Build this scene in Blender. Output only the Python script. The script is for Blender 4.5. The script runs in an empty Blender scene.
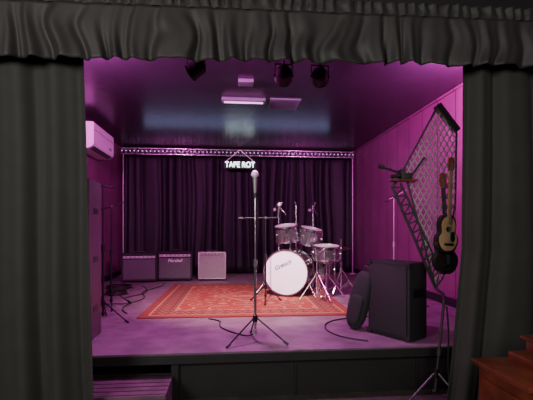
import bpy, bmesh, math, random
from mathutils import Vector, Matrix, noise
random.seed(4)
S=0.36   # stage top height
COL=bpy.context.scene.collection
# ---------------------------------------------------------------- materials
def mat(name,c,rough=0.6,metal=0.0,var=0.15,scale=8.0,bump=0.0,bscale=60.0,sheen=0.0,emit=None,es=0.0,coat=0.0,alpha=None):
    m=bpy.data.materials.new(name); m.use_nodes=True
    nt=m.node_tree; b=nt.nodes['Principled BSDF']
    tc=nt.nodes.new('ShaderNodeTexCoord')
    n=nt.nodes.new('ShaderNodeTexNoise'); n.inputs['Scale'].default_value=scale; n.inputs['Detail'].default_value=6
    nt.links.new(tc.outputs['Object'],n.inputs['Vector'])
    r=nt.nodes.new('ShaderNodeValToRGB')
    r.color_ramp.elements[0].position=0.3; r.color_ramp.elements[1].position=0.7
    r.color_ramp.elements[0].color=tuple(x*(1-var) for x in c)+(1,)
    r.color_ramp.elements[1].color=tuple(min(1,x*(1+var)) for x in c)+(1,)
    nt.links.new(n.outputs['Fac'],r.inputs['Fac']); nt.links.new(r.outputs['Color'],b.inputs['Base Color'])
    b.inputs['Roughness'].default_value=rough; b.inputs['Metallic'].default_value=metal
    if sheen: b.inputs['Sheen Weight'].default_value=sheen; b.inputs['Sheen Roughness'].default_value=0.4
    if coat: b.inputs['Coat Weight'].default_value=coat
    if emit: b.inputs['Emission Color'].default_value=emit+(1,); b.inputs['Emission Strength'].default_value=es
    if bump:
        n2=nt.nodes.new('ShaderNodeTexNoise'); n2.inputs['Scale'].default_value=bscale; n2.inputs['Detail'].default_value=4
        nt.links.new(tc.outputs['Object'],n2.inputs['Vector'])
        bp=nt.nodes.new('ShaderNodeBump'); bp.inputs['Strength'].default_value=bump; bp.inputs['Distance'].default_value=0.02
        nt.links.new(n2.outputs['Fac'],bp.inputs['Height']); nt.links.new(bp.outputs['Normal'],b.inputs['Normal'])
    return m
def math_node(nt,op,a,b=None):
    n=nt.nodes.new('ShaderNodeMath'); n.operation=op
    for i,v in enumerate((a,b)):
        if v is None: continue
        if isinstance(v,(int,float)): n.inputs[i].default_value=v
        else: nt.links.new(v,n.inputs[i])
    return n.outputs[0]
def mix_node(nt,f,a,b):
    n=nt.nodes.new('ShaderNodeMix'); n.data_type='RGBA'
    for k,v in ((0,f),(6,a),(7,b)):
        if isinstance(v,(int,float)): n.inputs[k].default_value=v
        elif isinstance(v,tuple): n.inputs[k].default_value=v
        else: nt.links.new(v,n.inputs[k])
    return n.outputs[2]
def seams(m,axis,pitch,width,depthcol=0.35):
    """dark seams every pitch metres along an object axis"""
    nt=m.node_tree; b=nt.nodes['Principled BSDF']
    src=b.inputs['Base Color'].links[0].from_socket
    tc=nt.nodes.new('ShaderNodeTexCoord'); sp=nt.nodes.new('ShaderNodeSeparateXYZ')
    nt.links.new(tc.outputs['Object'],sp.inputs[0])
    f=math_node(nt,'PINGPONG',sp.outputs[axis],pitch/2)
    lt=math_node(nt,'LESS_THAN',f,width)
    mk=math_node(nt,'MULTIPLY',lt,1-depthcol)
    nt.links.new(mix_node(nt,mk,src,(0.004,0.003,0.004,1)),b.inputs['Base Color'])
    return m
BLACK=mat('black_plastic',(0.015,0.015,0.015),0.5)
BLACKR=mat('matt_black_paint',(0.006,0.006,0.006),0.7)
BLACKM=mat('black_metal',(0.02,0.02,0.022),0.35,0.6)
GREYM=mat('dark_grey_metal',(0.06,0.055,0.06),0.45,0.6)
TOLEX=mat('black_tolex',(0.009,0.011,0.010),0.7,bump=0.3,bscale=250)
CHROME=mat('chrome',(0.85,0.84,0.86),0.2,1.0,0.05)
STEEL=mat('dull_steel',(0.40,0.38,0.39),0.45,0.7,0.2)
CURT=mat('curtain_cloth',(0.024,0.024,0.021),0.8,sheen=0.05,var=0.1,bump=0.05,bscale=300)
VAL=mat('valance_cloth',(0.018,0.016,0.016),0.6,sheen=0.05,var=0.1,bump=0.05,bscale=200)
BACKC=mat('backdrop_cloth',(0.006,0.010,0.009),0.65,sheen=0.02,var=0.2,bump=0.1,bscale=150)
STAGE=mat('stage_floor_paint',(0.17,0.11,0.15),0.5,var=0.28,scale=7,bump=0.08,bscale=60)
FLOORM=mat('house_floor',(0.05,0.045,0.04),0.5,var=0.3)
CEIL=mat('ceiling_gloss_paint',(0.045,0.038,0.050),0.27,var=0.15,scale=3,bump=0.10,bscale=9)
seams(CEIL,0,1.22,0.004)
WALLP=seams(mat('purple_wall_paint',(0.19,0.055,0.14),0.5,var=0.12,scale=3,bump=0.1,bscale=20),1,0.41,0.008,0.25)
WALLD=mat('black_wall_paint',(0.010,0.009,0.010),0.6)
STAGEF=mat('stage_front_panel',(0.010,0.009,0.009),0.6)
WHITEP=mat('white_plastic',(0.85,0.88,0.86),0.4,var=0.04)
GREYP=mat('grey_plastic',(0.16,0.28,0.20),0.5)
DGREYP=mat('dark_grey_plastic',(0.07,0.13,0.09),0.6)
GRILLEG=mat('grey_grille_cloth',(0.09,0.10,0.09),0.9,var=0.3,scale=120,bump=0.4,bscale=200)
GRILLEW=mat('light_grille_cloth',(0.24,0.25,0.22),0.9,var=0.4,scale=150,bump=0.4,bscale=200)
SPARK=mat('sparkle_shell',(0.22,0.20,0.22),0.18,0.85,0.8,scale=100,coat=0.8)
HEADW=mat('white_drum_head',(0.94,0.93,0.94),0.45,var=0.03,scale=4)
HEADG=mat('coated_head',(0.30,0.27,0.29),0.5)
HOOPB=mat('bass_hoop',(0.07,0.03,0.05),0.3,coat=0.4)
LOGO=mat('teal_print',(0.01,0.14,0.22),0.5)
LOGOW=mat('white_script',(0.85,0.85,0.82),0.4,emit=(1,1,1),es=0.05)
BRASS=mat('cymbal_brass',(0.50,0.40,0.26),0.25,1.0,0.1)
NEON=mat('lit_letters',(0.9,1,0.95),0.4,emit=(0.65,1.0,0.85),es=7)
LEDM=mat('led_strip',(0.8,0.85,1),0.4,emit=(0.75,0.7,1.0),es=1.2)
LENS=mat('magenta_lens',(0.8,0.1,0.6),0.3,emit=(1,0.1,0.7),es=3)
WOODR=mat('mahogany_wood',(0.14,0.030,0.014),0.3,var=0.5,scale=6,coat=0.3)
WOODN=mat('maple_neck',(0.34,0.19,0.09),0.55,var=0.2)
STEPW=seams(mat('step_planks',(0.10,0.05,0.08),0.6,var=0.4,scale=5),1,0.07,0.008,0.1)
TANW=mat('spruce_top',(0.48,0.30,0.16),0.4,coat=0.2)
NYLON=mat('black_nylon',(0.014,0.014,0.015),0.8,sheen=0.08,bump=0.2,bscale=200)
CABLEM=mat('cable_rubber',(0.012,0.012,0.012),0.5)
# rug
def rug_mat(hw,hh):
    m=bpy.data.materials.new('woven_rug'); m.use_nodes=True; nt=m.node_tree; b=nt.nodes['Principled BSDF']
    b.inputs['Roughness'].default_value=0.95
    tc=nt.nodes.new('ShaderNodeTexCoord'); sp=nt.nodes.new('ShaderNodeSeparateXYZ'); nt.links.new(tc.outputs['Object'],sp.inputs[0])
    ax=math_node(nt,'ABSOLUTE',sp.outputs[0]); ay=math_node(nt,'ABSOLUTE',sp.outputs[1])
    dx=math_node(nt,'SUBTRACT',hw,ax); dy=math_node(nt,'SUBTRACT',hh,ay); e=math_node(nt,'MINIMUM',dx,dy)
    cb=nt.nodes.new('ShaderNodeCombineXYZ'); nt.links.new(ax,cb.inputs[0]); nt.links.new(ay,cb.inputs[1])
    def vor(scale,rand,metric):
        v=nt.nodes.new('ShaderNodeTexVoronoi'); v.distance=metric; v.inputs['Scale'].default_value=scale; v.inputs['Randomness'].default_value=rand
        nt.links.new(cb.outputs[0],v.inputs['Vector']); return v.outputs['Distance']
    d1=vor(3.8,0.8,'EUCLIDEAN'); d2=vor(9,0.8,'EUCLIDEAN'); d3=vor(8,0.0,'MANHATTAN')
    red=(0.27,0.038,0.022,1); tan=(0.42,0.22,0.12,1); dk=(0.05,0.020,0.025,1); orange=(0.38,0.10,0.04,1)
    ring=math_node(nt,'PINGPONG',d1,0.17); ring=math_node(nt,'LESS_THAN',ring,0.035)
    c=mix_node(nt,ring,red,tan)
    c=mix_node(nt,math_node(nt,'LESS_THAN',d2,0.34),c,orange)
    c=mix_node(nt,math_node(nt,'LESS_THAN',d2,0.22),c,dk)
    c=mix_node(nt,math_node(nt,'LESS_THAN',d2,0.12),c,tan)
    md=math_node(nt,'ADD',math_node(nt,'MULTIPLY',ax,1.0),math_node(nt,'MULTIPLY',ay,0.8))
    c=mix_node(nt,math_node(nt,'MULTIPLY',math_node(nt,'LESS_THAN',math_node(nt,'PINGPONG',md,0.17),0.03),math_node(nt,'LESS_THAN',md,0.62)),c,tan)
    bc=mix_node(nt,math_node(nt,'LESS_THAN',math_node(nt,'PINGPONG',d3,0.3),0.08),(0.10,0.018,0.020,1),(0.34,0.14,0.08,1))
    c=mix_node(nt,math_node(nt,'LESS_THAN',e,0.36),c,tan)
    c=mix_node(nt,math_node(nt,'LESS_THAN',e,0.340),c,bc)
    c=mix_node(nt,math_node(nt,'LESS_THAN',e,0.115),c,tan)
    c=mix_node(nt,math_node(nt,'LESS_THAN',e,0.095),c,(0.17,0.024,0.020,1))
    n=nt.nodes.new('ShaderNodeTexNoise'); n.inputs['Scale'].default_value=40; nt.links.new(tc.outputs['Object'],n.inputs['Vector'])
    c=mix_node(nt,math_node(nt,'MULTIPLY',n.outputs['Fac'],0.5),c,(0.24,0.065,0.035,1))
    nt.links.new(c,b.inputs['Base Color'])
    return m
# ---------------------------------------------------------------- builder
class M:
    def __init__(s): s.bm=bmesh.new()
    def _x(s,vs,mx): bmesh.ops.transform(s.bm,matrix=mx,verts=vs)
    def box(s,c,size,rot=None,bev=0.0):
        r=bmesh.ops.create_cube(s.bm,size=1.0); vs=r['verts']
        s._x(vs,Matrix.Diagonal((*size,1)))
        if bev:
            es=list({e for v in vs for e in v.link_edges})
            q=bmesh.ops.bevel(s.bm,geom=es,offset=bev,segments=2,affect='EDGES',profile=0.7)
            vs=list({v for f in q['faces'] for v in f.verts}|{v for v in vs if v.is_valid})
        s._x(vs,Matrix.Translation(c)@(rot.to_4x4() if rot else Matrix.Identity(4)))
        return s
    def rod(s,a,b,r,r2=None,seg=12):
        a=Vector(a); b=Vector(b); d=b-a; L=d.length
        if L<1e-6: return s
        q=bmesh.ops.create_cone(s.bm,cap_ends=True,segments=seg,radius1=r,radius2=r if r2 is None else r2,depth=L)
        s._x(q['verts'],Matrix.Translation((a+b)/2)@d.to_track_quat('Z','Y').to_matrix().to_4x4()); return s
    def sph(s,c,r,sc=(1,1,1),seg=16):
        q=bmesh.ops.create_uvsphere(s.bm,u_segments=seg,v_segments=seg//2+2,radius=r)
        s._x(q['verts'],Matrix.Translation(c)@Matrix.Diagonal((*sc,1))); return s
    def tor(s,c,R,r,nu=40,nv=8,sz=1.0):
        rings=[]
        for i in range(nu):
            a=2*math.pi*i/nu; ring=[]
            for j in range(nv):
                b=2*math.pi*j/nv; rr=R+r*math.cos(b)
                ring.append(s.bm.verts.new((c[0]+rr*math.cos(a),c[1]+rr*math.sin(a),c[2]+r*sz*math.sin(b))))
            rings.append(ring)
        for i in range(nu):
            for j in range(nv):
                s.bm.faces.new((rings[i][j],rings[(i+1)%nu][j],rings[(i+1)%nu][(j+1)%nv],rings[i][(j+1)%nv]))
        return s
    def tube(s,R,z0,z1,th=0.008,seg=48):
        rr=[(R,z0),(R,z1),(R-th,z1),(R-th,z0)]; rings=[]
        for (r,z) in rr: rings.append([s.bm.verts.new((r*math.cos(2*math.pi*i/seg),r*math.sin(2*math.pi*i/seg),z)) for i in range(seg)])
        for k in range(4):
            A=rings[k];B=rings[(k+1)%4]
            for i in range(seg): s.bm.faces.new((A[i],A[(i+1)%seg],B[(i+1)%seg],B[i]))
        return s
    def prism(s,pts,y0,y1):
        A=[s.bm.verts.new((p[0],y0,p[1])) for p in pts]; B=[s.bm.verts.new((p[0],y1,p[1])) for p in pts]
        n=len(pts); s.bm.faces.new(A); s.bm.faces.new(B[::-1])
        for i in range(n): s.bm.faces.new((A[i],B[i],B[(i+1)%n],A[(i+1)%n]))
        return s
    def path(s,pts,r,seg=8):
        for a,b in zip(pts,pts[1:]): s.rod(a,b,r,seg=seg)
        for p in pts[1:-1]: s.sph(p,r,seg=8)
        return s
    def xf(s,mx): bmesh.ops.transform(s.bm,matrix=mx,verts=s.bm.verts[:]); return s
    def done(s,name,material,parent=None,label=None,smooth=True,**kw):
        bmesh.ops.recalc_face_normals(s.bm,faces=s.bm.faces[:])
        me=bpy.data.meshes.new(name); s.bm.to_mesh(me); s.bm.free(); me.materials.append(material)
        if smooth:
            for p in me.polygons: p.use_smooth=True
            try: me.set_sharp_from_angle(angle=math.radians(38))
            except Exception: pass
        o=bpy.data.objects.new(name,me); COL.objects.link(o)
        if parent: o.parent=parent
        if label: o['label']=label
        for k,v in kw.items(): o[k]=v
        return o
def thing(name,label,category,loc,rot=(0,0,0),group=None):
    e=bpy.data.objects.new(name,None); e.empty_display_size=0.1; e.location=loc; e.rotation_euler=rot; COL.objects.link(e)
    e['label']=label; e['category']=category
    if group: e['group']=group
    return e
def copy_thing(src,loc,rot=None,label=None):
    n=src.copy(); COL.objects.link(n); n.location=loc
    if rot is not None: n.rotation_euler=rot
    if label: n['label']=label
    def rec(a,b):
        for c in [o for o in list(COL.objects) if o.parent==a]:
            k=c.copy(); COL.objects.link(k); k.parent=b; rec(c,k)
    rec(src,n); return n
def text_obj(name,body,size,extr,material,parent,mx,shear=0.0,off=0.0,label=None):
    cu=bpy.data.curves.new(name,'FONT'); cu.body=body; cu.size=size; cu.extrude=extr; cu.align_x='CENTER'; cu.align_y='CENTER'; cu.shear=shear; cu.offset=off
    t=bpy.data.objects.new('tmp_text',cu); COL.objects.link(t)
    bpy.context.view_layer.update()
    me=bpy.data.meshes.new_from_object(t.evaluated_get(bpy.context.evaluated_depsgraph_get()))
    bpy.data.objects.remove(t); me.transform(mx); me.materials.clear(); me.materials.append(material)
    o=bpy.data.objects.new(name,me); COL.objects.link(o); o.parent=parent
    if label: o['label']=label
    return o
RX90=Matrix.Rotation(math.radians(90),4,'X')
def T(x,y,z): return Matrix.Translation((x,y,z))
def struct(b,name,material,**k): return b.done(name,material,smooth=False,kind='structure',**k)
# ---------------------------------------------------------------- room
XL,XR,YF,YB,ZC=-2.18,2.69,3.03,8.6,2.97
struct(M().box((0,2,-0.05),(9,8,0.1)),'floor',FLOORM)
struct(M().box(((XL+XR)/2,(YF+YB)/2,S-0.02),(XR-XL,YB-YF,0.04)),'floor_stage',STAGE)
fs=M()
fs.box((0.93,YF+0.06,(S-0.04)/2),(2.7,0.03,S-0.04)).box((-2.0,YF+0.06,(S-0.04)/2),(1.0,0.03,S-0.04))
fs.box((-0.95,YF+0.5,(S-0.04)/2),(1.2,0.03,S-0.04))
for x in (-0.42,0.52,1.5): fs.box((x,YF+0.04,(S-0.04)/2),(0.012,0.02,S-0.04))
struct(fs,'wall_stage_front',STAGEF)
struct(M().box(((XL+XR)/2,YF+0.01,S-0.045),(XR-XL,0.04,0.07),bev=0.006),'trim_1',BLACK)
struct(M().box((-0.395,YF+0.04,S/2-0.04),(0.05,0.05,S-0.08)),'trim_2',STAGEF)
struct(M().box((XL-0.05,(2.9+YB)/2,ZC/2),(0.1,YB-2.9,ZC)),'wall_left',WALLP)
struct(M().box((XR+0.05,(2.9+YB)/2,ZC/2),(0.1,YB-2.9,ZC)),'wall_right',WALLP)
struct(M().box(((XL+XR)/2,YB+0.05,ZC/2),(XR-XL+0.2,0.1,ZC)),'wall_back',WALLD)
struct(M().box(((XL+XR)/2,(2.9+YB)/2,ZC+0.05),(XR-XL+0.2,YB-2.9,0.1)),'ceiling',CEIL)
wf=M().box((-2.9,2.93,1.3),(3.4,0.08,2.6)).box((3.25,2.93,1.3),(2.4,0.08,2.6)).box((0,2.93,3.1),(9,0.08,0.96))
struct(wf,'wall_front',WALLD)
struct(M().box((XR-0.012,(3.0+YB)/2,S+0.05),(0.02,YB-3.0,0.1)),'baseboard_right',BLACK)
struct(M().box((XL+0.012,(3.0+YB)/2,S+0.05),(0.02,YB-3.0,0.1)),'baseboard_left',BLACK)
struct(M().box((XR-0.012,(3.0+YB)/2,ZC-0.02),(0.024,YB-3.0,0.03)),'trim_3',WALLP)
# ---------------------------------------------------------------- cloth
def cloth(name,xl,xr,z0f,z1f,y,folds,ampf,nx,nz,seed,material,thick=0.004,label='',category='curtain',sway=0.0,warp=3.0,h2=0.28):
    bm=bmesh.new(); g=[]
    for j in range(nz+1):
        t=j/nz; row=[]
        for i in range(nx+1):
            s=i/nx; x0=xl(t); x1=xr(t)
            xx=x0+(x1-x0)*s
            w=noise.noise(Vector((s*folds*0.45,seed,0.0)))*1.6 + noise.noise(Vector((s*folds*0.5,seed+7,t*1.6)))*sway
            ph=2*math.pi*folds*s+w*warp
            a=ampf(t)*(0.75+0.7*noise.noise(Vector((s*folds*0.6,seed+3,t*0.8))))
            yy=y+a*(math.sin(ph)+h2*math.sin(2.3*ph+1.3))
            zz=z0f(xx)+(z1f(xx)-z0f(xx))*t
            xx+=a*0.35*math.cos(ph)
            row.append(bm.verts.new((xx,yy,zz)))
        g.append(row)
    for j in range(nz):
        for i in range(nx): bm.faces.new((g[j][i],g[j][i+1],g[j+1][i+1],g[j+1][i]))
    b=M(); b.bm.free(); b.bm=bm
    o=b.done(name,material,label=label,category=category) if category else b.done(name,material)
    for p in o.data.polygons: p.use_smooth=True
    so=o.modifiers.new('thickness','SOLIDIFY'); so.thickness=thick
    return o
L=lambda a,b:(lambda t:a+(b-a)*t)
cloth('stage_curtain',L(-2.1,-2.1),L(-0.825,-0.900),lambda x:0.02,lambda x:2.56,2.62,4.6,lambda t:0.062-0.028*t,340,26,1.3,CURT,label='heavy black drape in deep folds beside the stage step',sway=0.4,warp=2.6,h2=0.22)
cloth('stage_curtain',lambda t:1.485+0.130*min(1,t/0.45)**0.8,L(2.75,2.75),lambda x:0.02,lambda x:2.56,2.62,4.6,lambda t:0.062-0.028*t,340,40,5.1,CURT,label='heavy black drape in deep folds beside the wooden cabinet',sway=0.4,warp=2.6,h2=0.22)
val=thing('curtain_valance','gathered black cloth valance across the top of the opening','curtain',(0,2.5,2.35))
zb=lambda x:2.335+0.022*x-2.35
def vloth(name,z0,z1,folds,amp,seed,sw,warp,y=0.0,h2=0.15):
    o=cloth(name,L(-2.3,-2.3),L(2.95,2.95),z0,z1,y,folds,amp,1100,16,seed,VAL,0.003,label=None,category=None,sway=sw,warp=warp,h2=h2)
    o.parent=val; return o
vloth('skirt',lambda x:zb(x)+0.018*noise.noise(Vector((x*3,0,3)))+0.010*noise.noise(Vector((x*14,0,3))),lambda x:2.665-2.35+0.012*x,31,lambda t:0.030*(1-t)+0.007,2.2,1.0,2.8,h2=0.3)
vloth('gathered_header',lambda x:2.660-2.35+0.012*x,lambda x:2.745-2.35+0.010*x+0.012*noise.noise(Vector((x*9,2,3))),70,lambda t:0.005+0.008*t,9.2,0.4,2.4)
M().rod((-2.3,0.03,2.65-2.35-0.02),(2.95,0.03,2.69-2.35),0.014).done('rod',BLACKM,val)
cloth('backdrop_curtain',L(XL+0.04,XL+0.04),L(XR-0.04,XR-0.04),lambda x:S+0.02,lambda x:2.86,8.42,24,lambda t:0.050-0.015*t,900,14,3.3,BACKC,label='black pleated backdrop drape across the rear of the stage',sway=0.6,warp=3.6,h2=0.15)
# ---------------------------------------------------------------- rug
hw,hh=1.16,1.3
rug=M().box((0,0,0.006),(2*hw,2*hh,0.012),bev=0.004)
rg=rug.done('area_rug',rug_mat(hw,hh),label='orange-red and tan patterned woven rug lying on the stage floor',category='rug')
rg.location=(0.24,5.52,S+0.001); rg.rotation_euler=(0,0,math.radians(-1))
SR=S+0.014
# ---------------------------------------------------------------- truss + posts
tr=thing('lighting_truss','silver lattice truss with small lights above the rear drape','truss',(0,8.2,2.80))
b=M(); b.rod((XL+0.03,0,0),(XR-0.03,0,0),0.014).rod((XL+0.03,0,0.12),(XR-0.03,0,0.12),0.014)
b.done('rail',CHROME,tr)
b=M(); n=44; w=(XR-XL-0.1)/n
for i in range(n):
    x=XL+0.05+i*w; b.rod((x,0,0),(x+w/2,0,0.12),0.006,seg=6).rod((x+w/2,0,0.12),(x+w,0,0),0.006,seg=6)
b.done('lattice',CHROME,tr)
b=M()
for i in range(60): b.sph((XL+0.08+i*(XR-XL-0.16)/59,-0.02,0.06),0.010,seg=6)
b.done('string_light',LEDM,tr,kind='stuff')
for x,l in ((XL+0.1,'by the amplifiers'),(XR-0.08,'in the corner behind the drums')):
    p=thing('truss_post','thin steel post under the truss '+l,'post',(x,8.2,S))
    M().rod((0,0,0),(0,0,2.42),0.014).done('pole',STEEL,p)
    M().rod((0,0,0),(0,0,0.02),0.10,seg=24).done('base_plate',STEEL,p)
# ---------------------------------------------------------------- neon sign
sg=thing('illuminated_sign','glowing white-green letter sign hung on wires from the truss','sign',(0.24,8.02,2.585))
text_obj('lettering','TAPE ROT',0.155,0.008,NEON,sg,RX90@Matrix.Diagonal((0.84,1,1,1)),off=-0.001)
M().box((0,0.03,0),(0.66,0.012,0.15),bev=0.004).done('backing_panel',BLACKR,sg)
M().rod((-0.28,0.03,0.07),(-0.02,0.165,0.32),0.007,seg=6).rod((0.28,0.03,0.07),(0.02,0.165,0.32),0.007,seg=6).rod((-0.03,0.165,0.32),(0.03,0.165,0.32),0.007,seg=6).done('hanging_wire',WHITEP,sg)
# ---------------------------------------------------------------- air conditioner
ac=thing('air_conditioner','white wall-mounted split air conditioner high on the purple wall','air conditioner',(XL,6.45,2.46))
prof=[(0,0),(0.18,0.0),(0.25,0.04),(0.262,0.07),(0.262,0.365),(0.252,0.38),(0,0.38)]
b=M(); b.prism(prof,-0.50,0.50); b.done('casing',WHITEP,ac,smooth=False)
M().box((0.216,0,0.016),(0.075,0.88,0.006),Matrix.Rotation(math.radians(-30),3,'Y')).done('louver',DGREYP,ac)
M().box((0.264,0,0.27),(0.004,0.98,0.006)).done('front_seam',GREYP,ac)
text_obj('brand_lettering','GREE',0.06,0.002,GREYP,ac,T(0.263,0.30,0.13)@Matrix.Rotation(math.radians(90),4,'Z')@RX90)
# ---------------------------------------------------------------- ceiling fixtures
fx=thing('ceiling_light','slim tube light fixed under the dark ceiling','light fixture',(0.20,5.15,ZC))
M().box((0,0,-0.02),(0.56,0.11,0.04),bev=0.008).done('housing',GREYP,fx)
M().rod((-0.25,0,-0.052),(0.25,0,-0.052),0.010).done('tube',mat('lit_tube',(1,0.9,0.95),0.4,emit=(1,0.85,0.95),es=0.9),fx)
M().box((0,-0.62,-0.02),(0.17,0.14,0.04),bev=0.008).done('junction_box',GREYP,fx)
vt=thing('ceiling_vent','grey square air vent set in the dark ceiling','vent',(0.74,5.3,ZC))
M().box((0,0,-0.008),(0.40,0.42,0.016),bev=0.004).done('frame',GREYP,vt)
b=M()
for i in range(8): b.box((0,-0.15+i*0.043,-0.02),(0.34,0.03,0.004),Matrix.Rotation(0.5,3,'X'))
b.done('louver',DGREYP,vt)
# ---------------------------------------------------------------- spotlights
bar=M().rod((XL,3.2,2.76),(XR,3.2,2.76),0.02).done('lighting_bar',BLACKM,label='black pipe holding stage lamps above the opening',category='pipe')
def spot(loc,aim,label):
    e=thing('stage_lamp',label,'stage light',loc,group='stage lamps on the ceiling pipe')
    q=Vector(aim).normalized().to_track_quat('Z','Y').to_matrix().to_4x4()@Matrix.Scale(0.92,4)
    b=M(); b.rod((0,0,-0.04),(0,0,0.06),0.068,0.072,seg=28).sph((0,0,-0.04),0.068,(1,1,0.8),seg=24); b.tor((0,0,0.06),0.072,0.005); b.xf(q); b.done('housing',BLACKR,e)
    b=M(); b.rod((0,0,0.052),(0,0,0.060),0.060,seg=28); b.xf(q); b.done('lens',LENS,e)
    b=M()
    for sx in (-1,1):
        b.rod((sx*0.07,0,0.0),(sx*0.07,0,0.09),0.006,seg=6); b.rod((sx*0.05,0,0),(sx*0.08,0,0),0.010)
    b.rod((-0.07,0,0.09),(0.07,0,0.09),0.006,seg=6); b.rod((0,0,0.09),(0,0,2.75-loc[2]),0.008); b.box((0,0,2.765-loc[2]),(0.04,0.06,0.06),bev=0.006)
    b.done('yoke',BLACKR,e)
    return e
spot((-0.253,3.2,2.550),(-0.75,0.3,-0.45),'black stage lamp tilted sideways under the valance')
spot((0.446,3.2,2.528),(0.1,0.9,-0.2),'black stage lamp aimed toward the drums')
spot((0.745,3.2,2.530),(0.25,0.9,-0.15),'black stage lamp aimed toward the purple wall')
# ---------------------------------------------------------------- amplifiers
def amp(loc,rz,w,h,d,grille,logo,label,tilt=0.0,frame=False):
    e=thing('guitar_amplifier',label,'amplifier',loc,(math.radians(tilt),0,math.radians(rz)),group='guitar amplifiers by the backdrop')
    b=M(); z0=0.03; t=0.032 if not frame else 0.02
    b.box((0,0.02,z0+h/2),(w,d-0.04,h),bev=0.012)
    b.box((-w/2+t/2,-d/2+0.015,z0+h/2),(t,0.03,h),bev=0.006).box((w/2-t/2,-d/2+0.015,z0+h/2),(t,0.03,h),bev=0.006)
    b.box((0,-d/2+0.015,z0+t/2),(w,0.03,t),bev=0.006).box((0,-d/2+0.015,z0+h-t/2),(w,0.03,t),bev=0.006)
    b.done('cabinet',TOLEX if not frame else STEEL,e)
    if frame:
        M().box((0,-d/2+0.016,z0+h*0.46),(w-2*t,0.014,h*0.84),bev=0.003).done('grille',grille,e,'woven grille cloth'); pz=0.925; ph=0.05
    else:
        M().box((0,-d/2+0.018,z0+h*0.42),(w-2*t,0.012,h*0.72),bev=0.003).done('grille',grille,e,'woven grille cloth'); pz=0.865; ph=0.085
    M().box((0,-d/2+0.016,z0+h*pz),(w-2*t,0.012,h*ph)).done('control_panel',STEEL,e)
    for i in range(7):
        x=-w*0.36+i*w*0.12
        M().rod((x,-d/2+0.01,z0+h*pz),(x,-d/2-0.006,z0+h*pz),0.010,seg=12).done('knob',BLACK,e)
    M().path([(-0.10,0,z0+h),(-0.09,0,z0+h+0.025),(0.09,0,z0+h+0.025),(0.10,0,z0+h)],0.009).done('handle',BLACK,e)
    for sx in (-1,1):
        for sy in (-1,1): M().rod((sx*(w/2-0.05),sy*(d/2-0.06),0),(sx*(w/2-0.05),sy*(d/2-0.06),z0+0.005),0.015).done('foot',BLACK,e)
    if logo: text_obj('brand_lettering',logo,0.075,0.003,LOGOW,e,T(0,-d/2+0.008,z0+h*0.68)@RX90,shear=0.35,label='white script lettering')
    return e
amp((-1.56,7.28,S),8,0.60,0.48,0.27,GRILLEG,None,'black combo amplifier with grey grille beside the wall post')
amp((-0.955,7.42,S),3,0.61,0.50,0.27,GRILLEG,'Marshall','black combo amplifier with white script logo on grey grille')
amp((-0.285,7.42,S),-2,0.50,0.49,0.25,GRILLEW,None,'small combo amplifier with pale grille near the rug',frame=True)
# ---------------------------------------------------------------- drums
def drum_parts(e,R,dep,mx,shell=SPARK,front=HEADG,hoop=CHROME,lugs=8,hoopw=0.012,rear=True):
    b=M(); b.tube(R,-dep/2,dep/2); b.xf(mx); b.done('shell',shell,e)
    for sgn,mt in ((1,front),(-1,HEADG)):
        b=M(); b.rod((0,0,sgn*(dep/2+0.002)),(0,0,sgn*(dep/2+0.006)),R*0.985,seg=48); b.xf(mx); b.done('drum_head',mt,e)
        b=M(); b.tube(R+0.012,sgn*(dep/2+0.012)-hoopw,sgn*(dep/2+0.012)+hoopw,0.012); b.xf(mx); b.done('hoop',hoop,e)
    for i in range(lugs):
        a=2*math.pi*(i+0.5)/lugs; c,s_=math.cos(a),math.sin(a); rr=R+0.012
        b=M(); b.rod((rr*c,rr*s_,-dep/2),(rr*c,rr*s_,dep/2),0.004,seg=8); 
        for zz in (-dep/4,dep/4) if dep>0.2 else (0,): b.rod((R*c,R*s_,zz),((R+0.022)*c,(R+0.022)*s_,zz),0.012,seg=10)
        b.xf(mx); b.done('tension_lug',CHROME,e)
kick=thing('bass_drum','large bass drum with white front head and teal script logo','drum',(0.860,5.58,SR),(0,0,math.radians(-24)))
RK=0.305; mk=T(0,0,RK+0.02)@Matrix.Rotation(math.radians(90),4,'X')   # +z -> -y
drum_parts(kick,RK,0.38,mk,front=HEADW,hoop=HOOPB,lugs=8,hoopw=0.014)
text_obj('logo_lettering','Gretsch',0.080,0.001,LOGO,kick,T(-0.04,-0.199,RK+0.12)@Matrix.Rotation(math.radians(-25),4,'Y')@RX90,shear=0.4,off=0.0012,label='teal slanted script logo')
for sx in (-1,1):
    M().rod((sx*RK*0.93,-0.1,RK*0.75),(sx*(RK+0.12),-0.24,0.01),0.009).sph((sx*(RK+0.12),-0.24,0.012),0.014).done('spur',CHROME,kick)
M().rod((0,0.05,2*RK+0.01),(0,0.05,2*RK+0.26),0.013).rod((-0.12,0.0,2*RK+0.24),(0.14,0.0,2*RK+0.20),0.011).rod((0,0.06,2*RK+0.21),(0,-0.01,2*RK+0.22),0.012).done('tom_mount',CHROME,kick)
def tom(loc,rot,R,dep,label):
    e=thing('rack_tom',label,'drum',loc,rot,group='toms above the bass drum')
    drum_parts(e,R,dep,T(0,0,0),lugs=6); return e
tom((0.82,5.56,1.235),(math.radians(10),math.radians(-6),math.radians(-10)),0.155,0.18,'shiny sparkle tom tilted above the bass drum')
tom((1.16,5.60,1.19),(math.radians(12),math.radians(8),math.radians(10)),0.155,0.19,'shiny sparkle tom next to the snare drum')
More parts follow.
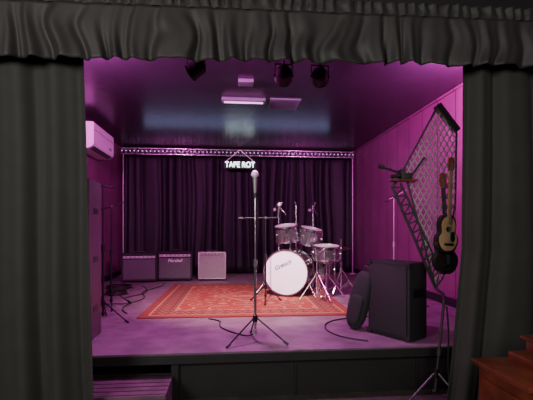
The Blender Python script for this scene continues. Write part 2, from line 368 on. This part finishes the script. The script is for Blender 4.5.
def tripod(e,h,pole,rl=0.26,mt=CHROME,r1=0.012,a0=0.5,braces=True,lower=None):
    b=M().rod((0,0,0.06),(0,0,pole*0.55),r1).rod((0,0,pole*0.5),(0,0,pole),r1*0.65).rod((0,0,pole*0.52),(0,0,pole*0.57),r1*1.6).rod((0,0,0.07),(0,0,0.10),r1*1.6); b.done('pole',mt,e)
    M().rod((0,0,h-0.03),(0,0,h+0.02),r1*1.9).done('hub',lower or mt,e)
    for k in range(3):
        a=a0+k*2*math.pi/3; c,s_=math.cos(a),math.sin(a)
        b=M(); b.rod((c*0.015,s_*0.015,h),(c*rl,s_*rl,0.014),r1*0.6,seg=8)
        if braces: b.rod((0,0,0.085),(c*rl*0.5,s_*rl*0.5,(h+0.014)*0.5),r1*0.4,seg=6)
        b.rod((c*(rl-0.03),s_*(rl-0.03),0.03),(c*(rl+0.01),s_*(rl+0.01),0.010),r1*0.9,seg=8)
        b.done('leg',lower or mt,e)
sn=thing('snare_drum','shallow sparkle drum resting on a chrome tripod stand','drum',(1.32,5.28,SR))
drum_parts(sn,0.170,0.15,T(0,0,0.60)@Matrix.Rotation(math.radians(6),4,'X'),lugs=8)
sn2=thing('drum_stand','chrome tripod stand cradling the snare drum','stand',(1.32,5.28,SR))
tripod(sn2,0.30,0.46,0.26,a0=0.2,r1=0.014)
b=M()
for k in range(3):
    a=k*2*math.pi/3+0.4; c,s_=math.cos(a),math.sin(a)
    b.path([(0,0,0.45),(c*0.185,s_*0.185,0.485),(c*0.195,s_*0.195,0.53)],0.007)
b.done('basket_arm',CHROME,sn2)
ft=thing('floor_tom','sparkle floor tom standing on three chrome legs','drum',(1.43,6.02,SR))
drum_parts(ft,0.18,0.30,T(0,0,0.38),lugs=8)
for k in range(3):
    a=k*2*math.pi/3-0.4; c,s_=math.cos(a),math.sin(a)
    M().rod((c*0.20,s_*0.20,0.45),(c*0.21,s_*0.21,0.01),0.007).sph((c*0.21,s_*0.21,0.012),0.014).done('leg',CHROME,ft)
cs=thing('cymbal_stand','chrome tripod cymbal stand behind the toms','stand',(0.80,6.28,SR),group='chrome stands around the drum kit')
tripod(cs,0.40,1.30,0.28,r1=0.014); M().rod((0,0,1.25),(0.05,0,1.33),0.012).sph((0.05,0,1.34),0.016).rod((0.0,0.0,1.28),(0.12,0,1.15),0.007).done('tilter',CHROME,cs)
copy_thing(cs,(1.38,6.42,SR),(0,0,0.7),'chrome tripod cymbal stand behind the snare drum')
copy_thing(cs,(1.08,6.30,SR),(0,0,1.7),'chrome tripod cymbal stand between the toms')
def cymbal(bm_,z,R,flip=1):
    prof=[(0.0,0.022),(0.02,0.020),(0.035,0.008),(R,-0.012)]; seg=40; rings=[]
    for off in (0,-0.0025):
        for (r,zz) in (prof if off==0 else prof[::-1]):
            rr=max(r,0.004); rings.append([bm_.bm.verts.new((rr*math.cos(2*math.pi*i/seg),rr*math.sin(2*math.pi*i/seg),z+flip*zz+off)) for i in range(seg)])
    for k in range(len(rings)):
        A=rings[k];B=rings[(k+1)%len(rings)]
        for i in range(seg): bm_.bm.faces.new((A[i],A[(i+1)%seg],B[(i+1)%seg],B[i]))
    return bm_
hs=thing('hi_hat','chrome hi-hat stand with a closed pair of brass cymbals','cymbal',(1.60,5.56,SR))
tripod(hs,0.34,0.78,0.22,a0=1.8,r1=0.013)
cymbal(M(),0.66,0.15).done('cymbal',BRASS,hs); cymbal(M(),0.63,0.15,-1).done('cymbal',BRASS,hs)
hh_=thing('hardware_stand','low chrome tripod stand beside the bass drum','stand',(1.13,5.00,SR),group=None)
tripod(hh_,0.34,0.62,0.24,a0=1.1,r1=0.014)
M().rod((0,0,0.60),(0.10,0.05,0.66),0.008).sph((0.10,0.05,0.66),0.016).done('clamp_arm',CHROME,hh_)
th=thing('drum_throne','round black padded drum stool behind the kit','stool',(1.10,6.82,SR))
M().rod((0,0,0.47),(0,0,0.55),0.17,0.165,seg=32).done('seat',BLACK,th); tripod(th,0.25,0.47,0.12)
# ---------------------------------------------------------------- microphones and stands
MICM=mat('mic_mesh',(0.85,0.82,0.84),0.5,0.2,0.2,300)
def mic(loc,dirv,label,silver=True,k=1.0):
    e=thing('microphone',label,'microphone',loc)
    q=Vector(dirv).normalized().to_track_quat('Z','Y').to_matrix().to_4x4()@Matrix.Scale(k,4)
    b=M().sph((0,0,0.155),0.027,(1,1,1.15)).tor((0,0,0.148),0.027,0.003); b.xf(q); b.done('mesh_grille',MICM if silver else STEEL,e,'silver mesh head')
    b=M().rod((0,0,0),(0,0,0.14),0.011,0.019,seg=16); b.xf(q); b.done('body',STEEL if silver else BLACK,e); return e
def mic_stand(loc,rz,pole,label,boom=None,rl=0.28,a0=-0.5,mt=BLACKM,h=0.20,lower=None):
    e=thing('microphone_stand',label,'microphone stand',loc,(0,0,math.radians(rz)))
    tripod(e,h,pole,rl,mt,0.011,a0,braces=False,lower=lower)
    if boom:
        l1,l2,tilt=boom; c,s_=math.cos(math.radians(tilt)),math.sin(math.radians(tilt))
        M().rod((-c*l1,0,pole-s_*l1),(c*l2,0,pole+s_*l2),0.0085).done('boom_arm',mt,e)
        M().rod((-c*l1,0,pole-s_*l1),(-c*(l1-0.06),0,pole-s_*(l1-0.06)),0.014).done('counterweight',BLACK,e)
        M().rod((0,-0.025,pole),(0,0.025,pole),0.018).done('boom_clutch',BLACK,e)
    else:
        M().rod((0,0,pole-0.005),(0,0,pole+0.035),0.017,0.014).done('microphone_clip',BLACK,e)
    return e
mic_stand((0.222,3.27,S),0,1.19,'straight microphone stand with black tripod base at the stage edge',rl=0.275,a0=-0.45,mt=CHROME,lower=BLACKM)
mic((0.222,3.27,S+1.205),(-0.02,-0.05,1),'silver-headed vocal microphone in a clip on the straight stand',True,1.1)
mic_stand((0.47,5.0,S+0.013),0,1.06,'boom microphone stand on the rug near the bass drum',boom=(0.34,0.16,1),rl=0.22,a0=0.4,mt=BLACKM,lower=BLACKM)
mic((0.63,5.0,S+1.085),(0.1,0,1),'small microphone on the end of a horizontal boom arm',False)
mic_stand((-1.245,4.14,S),0,1.36,'black boom microphone stand near the tall speaker',boom=(0.22,0.12,-8),rl=0.28,a0=-0.35)
mic((-1.47,4.12,S+1.41),(-0.9,-0.2,0.1),'dark microphone on the boom beside the purple wall',False)
mic_stand((-1.38,4.9,S),30,1.20,'second black microphone stand by the purple wall',boom=(0.2,0.15,20),rl=0.26,a0=0.3)
mic_stand((2.14,5.0,S),15,1.35,'grey microphone stand against the purple wall',boom=(0.15,0.22,25),rl=0.27,a0=0.3,mt=STEEL)
mic((1.36,6.34,S+1.36),(-0.3,-0.3,-0.6),'small overhead microphone above the snare drum',False)
mic((0.78,6.2,S+1.36),(-0.3,-0.3,-0.6),'small overhead microphone above the toms',False)
# ---------------------------------------------------------------- tall speaker
ts=thing('column_speaker','tall dark speaker cabinet standing beside the microphone stands','speaker',(-1.31,3.55,S),(0,0,0))
M().box((0,0,0.67),(0.36,0.32,1.34),bev=0.012).done('cabinet',mat('speaker_purple_black',(0.08,0.035,0.065),0.5),ts)
M().box((0.0,-0.162,0.67),(0.32,0.008,1.28),bev=0.003).done('grille',BLACKM,ts)
for z in (0.25,0.67,1.08): M().box((0.181,0,z),(0.004,0.12,0.05),bev=0.002).done('side_handle',BLACK,ts)
# ---------------------------------------------------------------- PA speaker box
pa=thing('stage_speaker','black box loudspeaker with metal grille at the stage edge','speaker',(1.465,3.365,S),(0,0,math.radians(-60.1)))
w,h,d=0.43,0.64,0.24
M().box((0,0,h/2+0.01),(w,d,h),bev=0.014).done('cabinet',TOLEX,pa)
M().box((0,-d/2-0.003,h/2+0.01),(w-0.05,0.012,h-0.06),bev=0.004).done('grille',mat('speaker_grille',(0.018,0.021,0.018),0.5,0.3,0.5,300,bump=0.5,bscale=300),pa)
for sx in (-1,1):
    M().box((sx*(w/2+0.001),0,h*0.62),(0.006,0.15,0.07),bev=0.003).done('side_handle',BLACKM,pa)
    for z in (0.03,h-0.01):
        M().box((sx*(w/2-0.018),-d/2+0.012,z),(0.045,0.045,0.04),bev=0.008).done('corner_cap',BLACK,pa)
# ---------------------------------------------------------------- gig bag
gb=thing('gig_bag','slim soft black padded bag leaning against the loudspeaker','bag',(1.155,3.62,S+0.005),(0,math.radians(15),math.radians(-50)))
def superell(b,c,r,e1,e2,n=28):
    def sp(v,p): return math.copysign(abs(v)**p,v)
    g=[]
    for i in range(n//2+1):
        ph=-math.pi/2+math.pi*i/(n//2); row=[]
        for j in range(n):
            th_=2*math.pi*j/n
            row.append(b.bm.verts.new((c[0]+r[0]*sp(math.cos(ph),e1)*sp(math.cos(th_),e2),c[1]+r[1]*sp(math.cos(ph),e1)*sp(math.sin(th_),e2),c[2]+r[2]*sp(math.sin(ph),e1))))
        g.append(row)
    for i in range(n//2):
        for j in range(n): b.bm.faces.new((g[i][j],g[i][(j+1)%n],g[i+1][(j+1)%n],g[i+1][j]))
    bmesh.ops.remove_doubles(b.bm,verts=b.bm.verts[:],dist=1e-5); return b
b=superell(M(),(0,0,0.28),(0.10,0.055,0.28),0.7,0.7); b.done('body',NYLON,gb)
b=superell(M(),(0,-0.045,0.20),(0.07,0.03,0.14),0.5,0.5); b.done('pocket',NYLON,gb)
M().path([(-0.03,0.0,0.54),(-0.03,0.0,0.60),(0.03,0.0,0.60),(0.03,0.0,0.54)],0.008).done('handle',BLACK,gb)
M().path([(-0.06,0.04,0.48),(-0.10,0.06,0.35),(-0.10,0.06,0.2),(-0.06,0.04,0.08)],0.010).done('strap',BLACK,gb)
# ---------------------------------------------------------------- lattice frame + stand
poly=[(1.715,2.295),(1.880,2.09),(1.87,1.50),(1.77,0.90),(1.70,0.80),(1.43,1.78)]
lf=thing('metal_lattice_arrow','dark grey arrow-shaped frame filled with diamond wire mesh','metal frame',(1.72,3.14,1.0))
pl=[(x-1.72,z-1.0) for x,z in poly]
def clip(p,d):
    t0,t1=-9,9; n=len(pl); cx=sum(q[0] for q in pl)/n; cz=sum(q[1] for q in pl)/n
    for i in range(n):
        a=pl[i];c=pl[(i+1)%n]; nx,nz=-(c[1]-a[1]),(c[0]-a[0])
        if nx*(cx-a[0])+nz*(cz-a[1])<0: nx,nz=-nx,-nz
        f=nx*(p[0]-a[0])+nz*(p[1]-a[1]); g=nx*d[0]+nz*d[1]
        if abs(g)<1e-9:
            if f<0: return None
            continue
        t=-f/g
        if g>0: t0=max(t0,t)
        else: t1=min(t1,t)
    return (t0,t1) if t1>t0 else None
b=M()
for sg_ in (1,-1):
    d=(0.5,sg_*0.866)
    for k in range(-80,80):
        p=(-0.3+k*0.050,0.6); r=clip(p,d)
        if r: b.rod((p[0]+d[0]*r[0],0,p[1]+d[1]*r[0]),(p[0]+d[0]*r[1],0,p[1]+d[1]*r[1]),0.0055,seg=6)
b.done('wire_mesh',mat('grey_wire',(0.38,0.37,0.36),0.5,0.3),lf,'diamond pattern grey wire mesh')
b=M(); n=len(pl)
for i in range(n):
    a=pl[i];c=pl[(i+1)%n]; b.rod((a[0],0,a[1]),(c[0],0,c[1]),0.008,seg=8)
b.box(((pl[0][0]+pl[1][0])/2,0,(pl[0][1]+pl[1][1])/2+0.01),(0.27,0.06,0.045),Matrix.Rotation(math.radians(51),3,'Y'))
b.done('frame',GREYM,lf)
D=(1.331-1.72,0.63); G=pl[5]; E=pl[4]
b=M(); b.rod((D[0],0,D[1]),(G[0],0,G[1]),0.011).rod((D[0],0,D[1]),(E[0],0,E[1]),0.011)
D2=(D[0]+0.07,D[1]+0.03); b.rod((D2[0],0,D2[1]),(E[0]+0.05,0,E[1]+0.12),0.009)
N=11
for i in range(N):
    t=i/N;t2=(i+0.5)/N;t3=(i+1)/N
    A=lambda t:(D[0]+(E[0]-D[0])*t,0,D[1]+(E[1]-D[1])*t)
    B=lambda t:(D2[0]+(E[0]+0.05-D2[0])*t,0,D2[1]+(E[1]+0.12-D2[1])*t)
    b.rod(A(t),B(t2),0.006,seg=6).rod(B(t2),A(t3),0.006,seg=6)
b.done('truss_arm',GREYM,lf)
M().box((D[0]+0.08,-0.02,D[1]+0.05),(0.2,0.10,0.016),bev=0.004).done('small_shelf',WOODR,lf,'small brown wooden shelf')
M().box((D[0]+0.10,-0.03,D[1]+0.085),(0.09,0.05,0.05),bev=0.006).rod((D[0]-0.02,-0.02,D[1]+0.08),(D[0]+0.10,-0.02,D[1]+0.10),0.016).rod((D[0]+0.14,-0.03,D[1]+0.08),(D[0]+0.26,-0.03,D[1]+0.24),0.008).done('clamp',BLACK,lf)
M().rod((D[0]-0.10,-0.02,D[1]+0.16),(D[0]+0.06,-0.02,D[1]+0.11),0.009).rod((D[0]-0.12,-0.02,D[1]+0.165),(D[0]-0.08,-0.02,D[1]+0.155),0.018).done('arm_bracket',BLACK,lf)
M().path([(E[0],0,E[1]),(E[0]+0.0,-0.12,E[1]-0.03),(-0.105,-0.27,-0.26)],0.012).done('support_arm',GREYM,lf)
st=thing('floor_stand','tall metal stand leaning slightly on a spread tripod base','stand',(1.555,2.86,0.0))
M().rod((-0.01,0,0.07),(0.06,0,0.76),0.010).rod((0.02,0,0.34),(0.024,0,0.39),0.018).done('pole',GREYM,st)
M().rod((-0.008,0,0.18),(-0.002,0,0.24),0.021).done('hub',BLACKM,st)
for a in (math.radians(188),math.radians(305),math.radians(70)):
    rl=0.24 if a!=math.radians(70) else 0.15
    c,s_=math.cos(a),math.sin(a)
    M().rod((c*0.015,s_*0.015,0.21),(c*rl,s_*rl,0.014),0.009,seg=8).rod((c*(rl-0.03),s_*(rl-0.03),0.03),(c*(rl+0.01),s_*(rl+0.01),0.012),0.012,seg=8).done('leg',GREYM,st)
# ---------------------------------------------------------------- guitars
GB=mat('guitar_black',(0.02,0.015,0.015),0.3,coat=0.4)
def guitar(loc,rot,top,neckm,label,k=1.0):
    gt=thing('guitar',label,'guitar',loc,rot,group='guitars hung on the lattice'); gt.scale=(k,k,k)
    out=[]
    for i in range(48):
        a=2*math.pi*i/48; z=0.15*math.sin(a); wv=0.10*(1-0.24*math.exp(-((z-0.02)/0.05)**2))*(1.0 if z<0 else 0.85)
        out.append((wv*math.copysign(abs(math.cos(a))**0.8,math.cos(a)),z))
    M().prism(out,-0.025,0.025).done('body',GB,gt)
    M().prism([(x*0.86,z*0.88) for x,z in out],-0.028,-0.0255).done('soundboard',top,gt)
    M().prism([(0.022*math.cos(a*math.pi/12),0.035+0.022*math.sin(a*math.pi/12)) for a in range(24)],-0.030,-0.0285).done('sound_hole',BLACK,gt)
    M().prism([(0.015,0.01),(0.05,0.02),(0.06,-0.04),(0.045,-0.07),(0.02,-0.05)],-0.030,-0.0285).done('pickguard',BLACK,gt)
    M().box((0,-0.034,0.28),(0.028,0.016,0.40),bev=0.004).done('neck',neckm,gt)
    M().prism([(-0.016,0.48),(0.016,0.48),(0.026,0.51),(0.024,0.58),(0.0,0.59),(-0.024,0.58),(-0.026,0.51)],-0.042,-0.028).done('headstock',mat('headstock_red',(0.22,0.06,0.04),0.45),gt)
    b=M()
    for i in range(6): b.rod((-0.010+i*0.004,-0.043,-0.08),(-0.010+i*0.004,-0.043,0.55),0.0005,seg=4)
    b.done('strings',GREYM,gt)
    M().box((0,-0.036,-0.08),(0.07,0.016,0.016),bev=0.003).done('bridge',BLACK,gt)
    return gt
guitar((1.715,3.01,1.25),(0,math.radians(2),math.radians(8)),TANW,WOODN,'small guitar with tan top and pale neck hung from the lattice',1.02)
guitar((1.745,3.085,1.09),(0,math.radians(-4),math.radians(5)),GB,GB,'black guitar hanging low behind the tan guitar',1.1)
# ---------------------------------------------------------------- wooden cabinet
wc=thing('wooden_cabinet','glossy red-brown stepped wooden cabinet beside the black drape','cabinet',(1.40,1.75,0),(0,0,0)); wc.scale=(1,1,0.975)
M().box((0.45,0.20,0.27),(0.86,0.40,0.54),bev=0.008).done('body',WOODR,wc)
M().box((0.44,0.19,0.55),(0.92,0.44,0.03),bev=0.01).done('top_board',WOODR,wc)
M().box((0.56,0.22,0.585),(0.74,0.34,0.045),bev=0.01).done('lower_ledge',WOODR,wc)
M().box((0.62,0.25,0.63),(0.64,0.28,0.08),bev=0.01).done('raised_section',WOODR,wc)
M().box((0.63,0.25,0.68),(0.70,0.33,0.022),bev=0.008).done('lid',WOODR,wc)
M().rod((0.02,-0.03,0.520),(0.88,-0.03,0.520),0.012).done('moulding',WOODR,wc)
M().box((0.01,0.20,0.29),(0.012,0.30,0.36),bev=0.004).done('side_panel',WOODR,wc)
M().box((0.45,-0.005,0.29),(0.70,0.012,0.36),bev=0.004).done('front_panel',WOODR,wc)
# ---------------------------------------------------------------- step
sp_=thing('wooden_step','low plank step tucked in front of the stage','step',(-0.74,2.92,0))
M().box((0,-0.02,0.175),(0.66,0.42,0.03),bev=0.004).done('tread',STEPW,sp_)
for sx in (-1,1): M().box((sx*0.31,-0.02,0.08),(0.04,0.40,0.16)).done('side_board',STEPW,sp_)
# ---------------------------------------------------------------- cables
def cable(pts,label,r=0.006):
    cu=bpy.data.curves.new('cable','CURVE'); cu.dimensions='3D'; cu.bevel_depth=r; cu.bevel_resolution=2; cu.resolution_u=8
    s=cu.splines.new('NURBS'); s.points.add(len(pts)-1); s.use_endpoint_u=True; s.order_u=4
    for p,q in zip(s.points,pts): p.co=(*q,1)
    t=bpy.data.objects.new('tmpc',cu); COL.objects.link(t); bpy.context.view_layer.update()
    me=bpy.data.meshes.new_from_object(t.evaluated_get(bpy.context.evaluated_depsgraph_get())); bpy.data.objects.remove(t)
    me.materials.clear(); me.materials.append(CABLEM)
    for p in me.polygons: p.use_smooth=True
    o=bpy.data.objects.new('cable',me); COL.objects.link(o); o['label']=label; o['category']='cable'; return o
zf=S+0.008
cable([(0.24,3.28,S+1.2),(0.26,3.30,S+0.9),(0.20,3.30,S+0.5),(0.25,3.30,S+0.1),(0.2,3.4,zf),(0.1,3.5,zf),(-0.05,3.7,zf),(-0.1,3.9,zf),(-0.05,4.05,zf),(-0.2,4.15,zf)],'black microphone cable running down the stand and over the floor')
cable([(-1.1,4.5,zf),(-1.3,4.8,zf),(-1.1,5.2,zf),(-1.5,5.5,zf),(-1.15,5.8,zf),(-1.2,6.3,zf),(-1.4,6.7,zf)],'black cable snaking along the floor below the purple wall')
cable([(-1.9,4.6,zf),(-1.5,4.7,zf),(-1.6,5.2,zf),(-1.2,5.0,zf),(-1.05,5.6,zf),(-1.4,6.1,zf),(-1.0,6.6,zf),(-1.1,7.1,zf)],'long tangled black cable leading toward an amplifier')
def coil(cx,cy,R,label):
    pts=[(cx+R*(1-0.04*(i%7))*math.cos(i*0.7),cy+R*(1-0.05*(i%5))*math.sin(i*0.7),zf+0.0012*i) for i in range(44)]
    cable(pts,label)
coil(-1.70,6.45,0.22,'loose coil of black cable in front of an amplifier')
coil(-1.58,5.85,0.17,'small coil of black cable by the purple wall')
coil(-1.75,5.2,0.2,'messy coil of black cable under the microphone stands')
cable([(1.15,3.2,zf),(0.95,3.3,zf),(0.85,3.6,zf),(1.0,4.0,zf),(1.5,4.1,zf),(2.0,4.2,zf),(2.4,4.6,zf)],'black cable on the floor beside the loudspeaker')
cable([(1.600,2.80,0.72),(1.63,2.81,0.5),(1.60,2.80,0.3),(1.64,2.81,0.1),(1.58,2.74,0.02),(1.5,2.70,0.01)],'black cable hanging beside the floor stand')
wh=thing('wall_hook','small black hook on the purple wall','hook',(XR-0.0,6.0,2.2))
M().box((-0.012,0,0),(0.02,0.06,0.06),bev=0.004).path([(-0.02,0,0),(-0.16,0,0),(-0.18,0,0.05)],0.008).done('bracket',BLACKM,wh)
# ---------------------------------------------------------------- lights
def area(loc,target,size,energy,color,sy=None,spread=None):
    l=bpy.data.lights.new('area','AREA'); l.size=size; l.energy=energy; l.color=color
    if sy: l.shape='RECTANGLE'; l.size_y=sy
    if spread: l.spread=math.radians(spread)
    o=bpy.data.objects.new('area_light',l); o.location=loc; o.rotation_euler=(Vector(target)-Vector(loc)).to_track_quat('-Z','Y').to_euler(); COL.objects.link(o); return o
def spotl(loc,target,energy,color,deg,blend=0.6,r=0.06):
    l=bpy.data.lights.new('spot','SPOT'); l.energy=energy; l.color=color; l.spot_size=math.radians(deg); l.spot_blend=blend; l.shadow_soft_size=r
    o=bpy.data.objects.new('spot_light',l); o.location=loc; o.rotation_euler=(Vector(target)-Vector(loc)).to_track_quat('-Z','Y').to_euler(); COL.objects.link(o); return o
MAG=(1.0,0.08,0.74)
area((-2.4,-0.8,2.5),(0.6,2.6,1.6),1.2,115,(1.0,0.96,0.9))
area((1.2,-1.5,2.6),(0.6,2.6,1.5),1.6,58,(1.0,0.95,0.88))
area((-1.5,3.3,2.74),(-1.2,4.2,3.4),0.3,170,(1.0,0.14,0.80))
area((2.2,3.3,2.74),(2.5,4.4,3.1),0.3,130,(1.0,0.12,0.78))
spotl((-0.9,3.35,2.85),(2.69,4.8,2.0),340,MAG,70,0.9)
spotl((1.6,3.35,2.85),(-2.18,5.6,1.7),240,MAG,68,0.9)
spotl((0.1,3.4,2.85),(0.30,5.2,0.36),560,(1.0,0.66,0.58),66)
spotl((0.1,3.4,2.85),(0.95,5.4,0.8),420,(1.0,0.90,0.93),24,0.5)
spotl((0.1,3.4,2.9),(0.1,4.0,0.36),370,(1.0,0.26,0.88),105,0.9)
spotl((0.9,3.4,2.85),(0.6,8.4,1.2),45,(0.6,0.6,1.0),60)
area((0.2,7.6,2.6),(0.2,6.6,3.2),3.5,2.5,(0.45,0.55,1.0),0.15)
w=bpy.data.worlds.new('world'); bpy.context.scene.world=w; w.use_nodes=True
w.node_tree.nodes['Background'].inputs[0].default_value=(0.5,0.4,0.45,1); w.node_tree.nodes['Background'].inputs[1].default_value=0.08
# ---------------------------------------------------------------- camera
cam=bpy.data.cameras.new('camera'); cam.sensor_width=36; cam.lens=27.0; cam.shift_y=30/533
co=bpy.data.objects.new('camera',cam); co.location=(0,0,1.28); co.rotation_euler=(math.radians(90),0,math.radians(-5.5)); COL.objects.link(co)
bpy.context.scene.camera=co
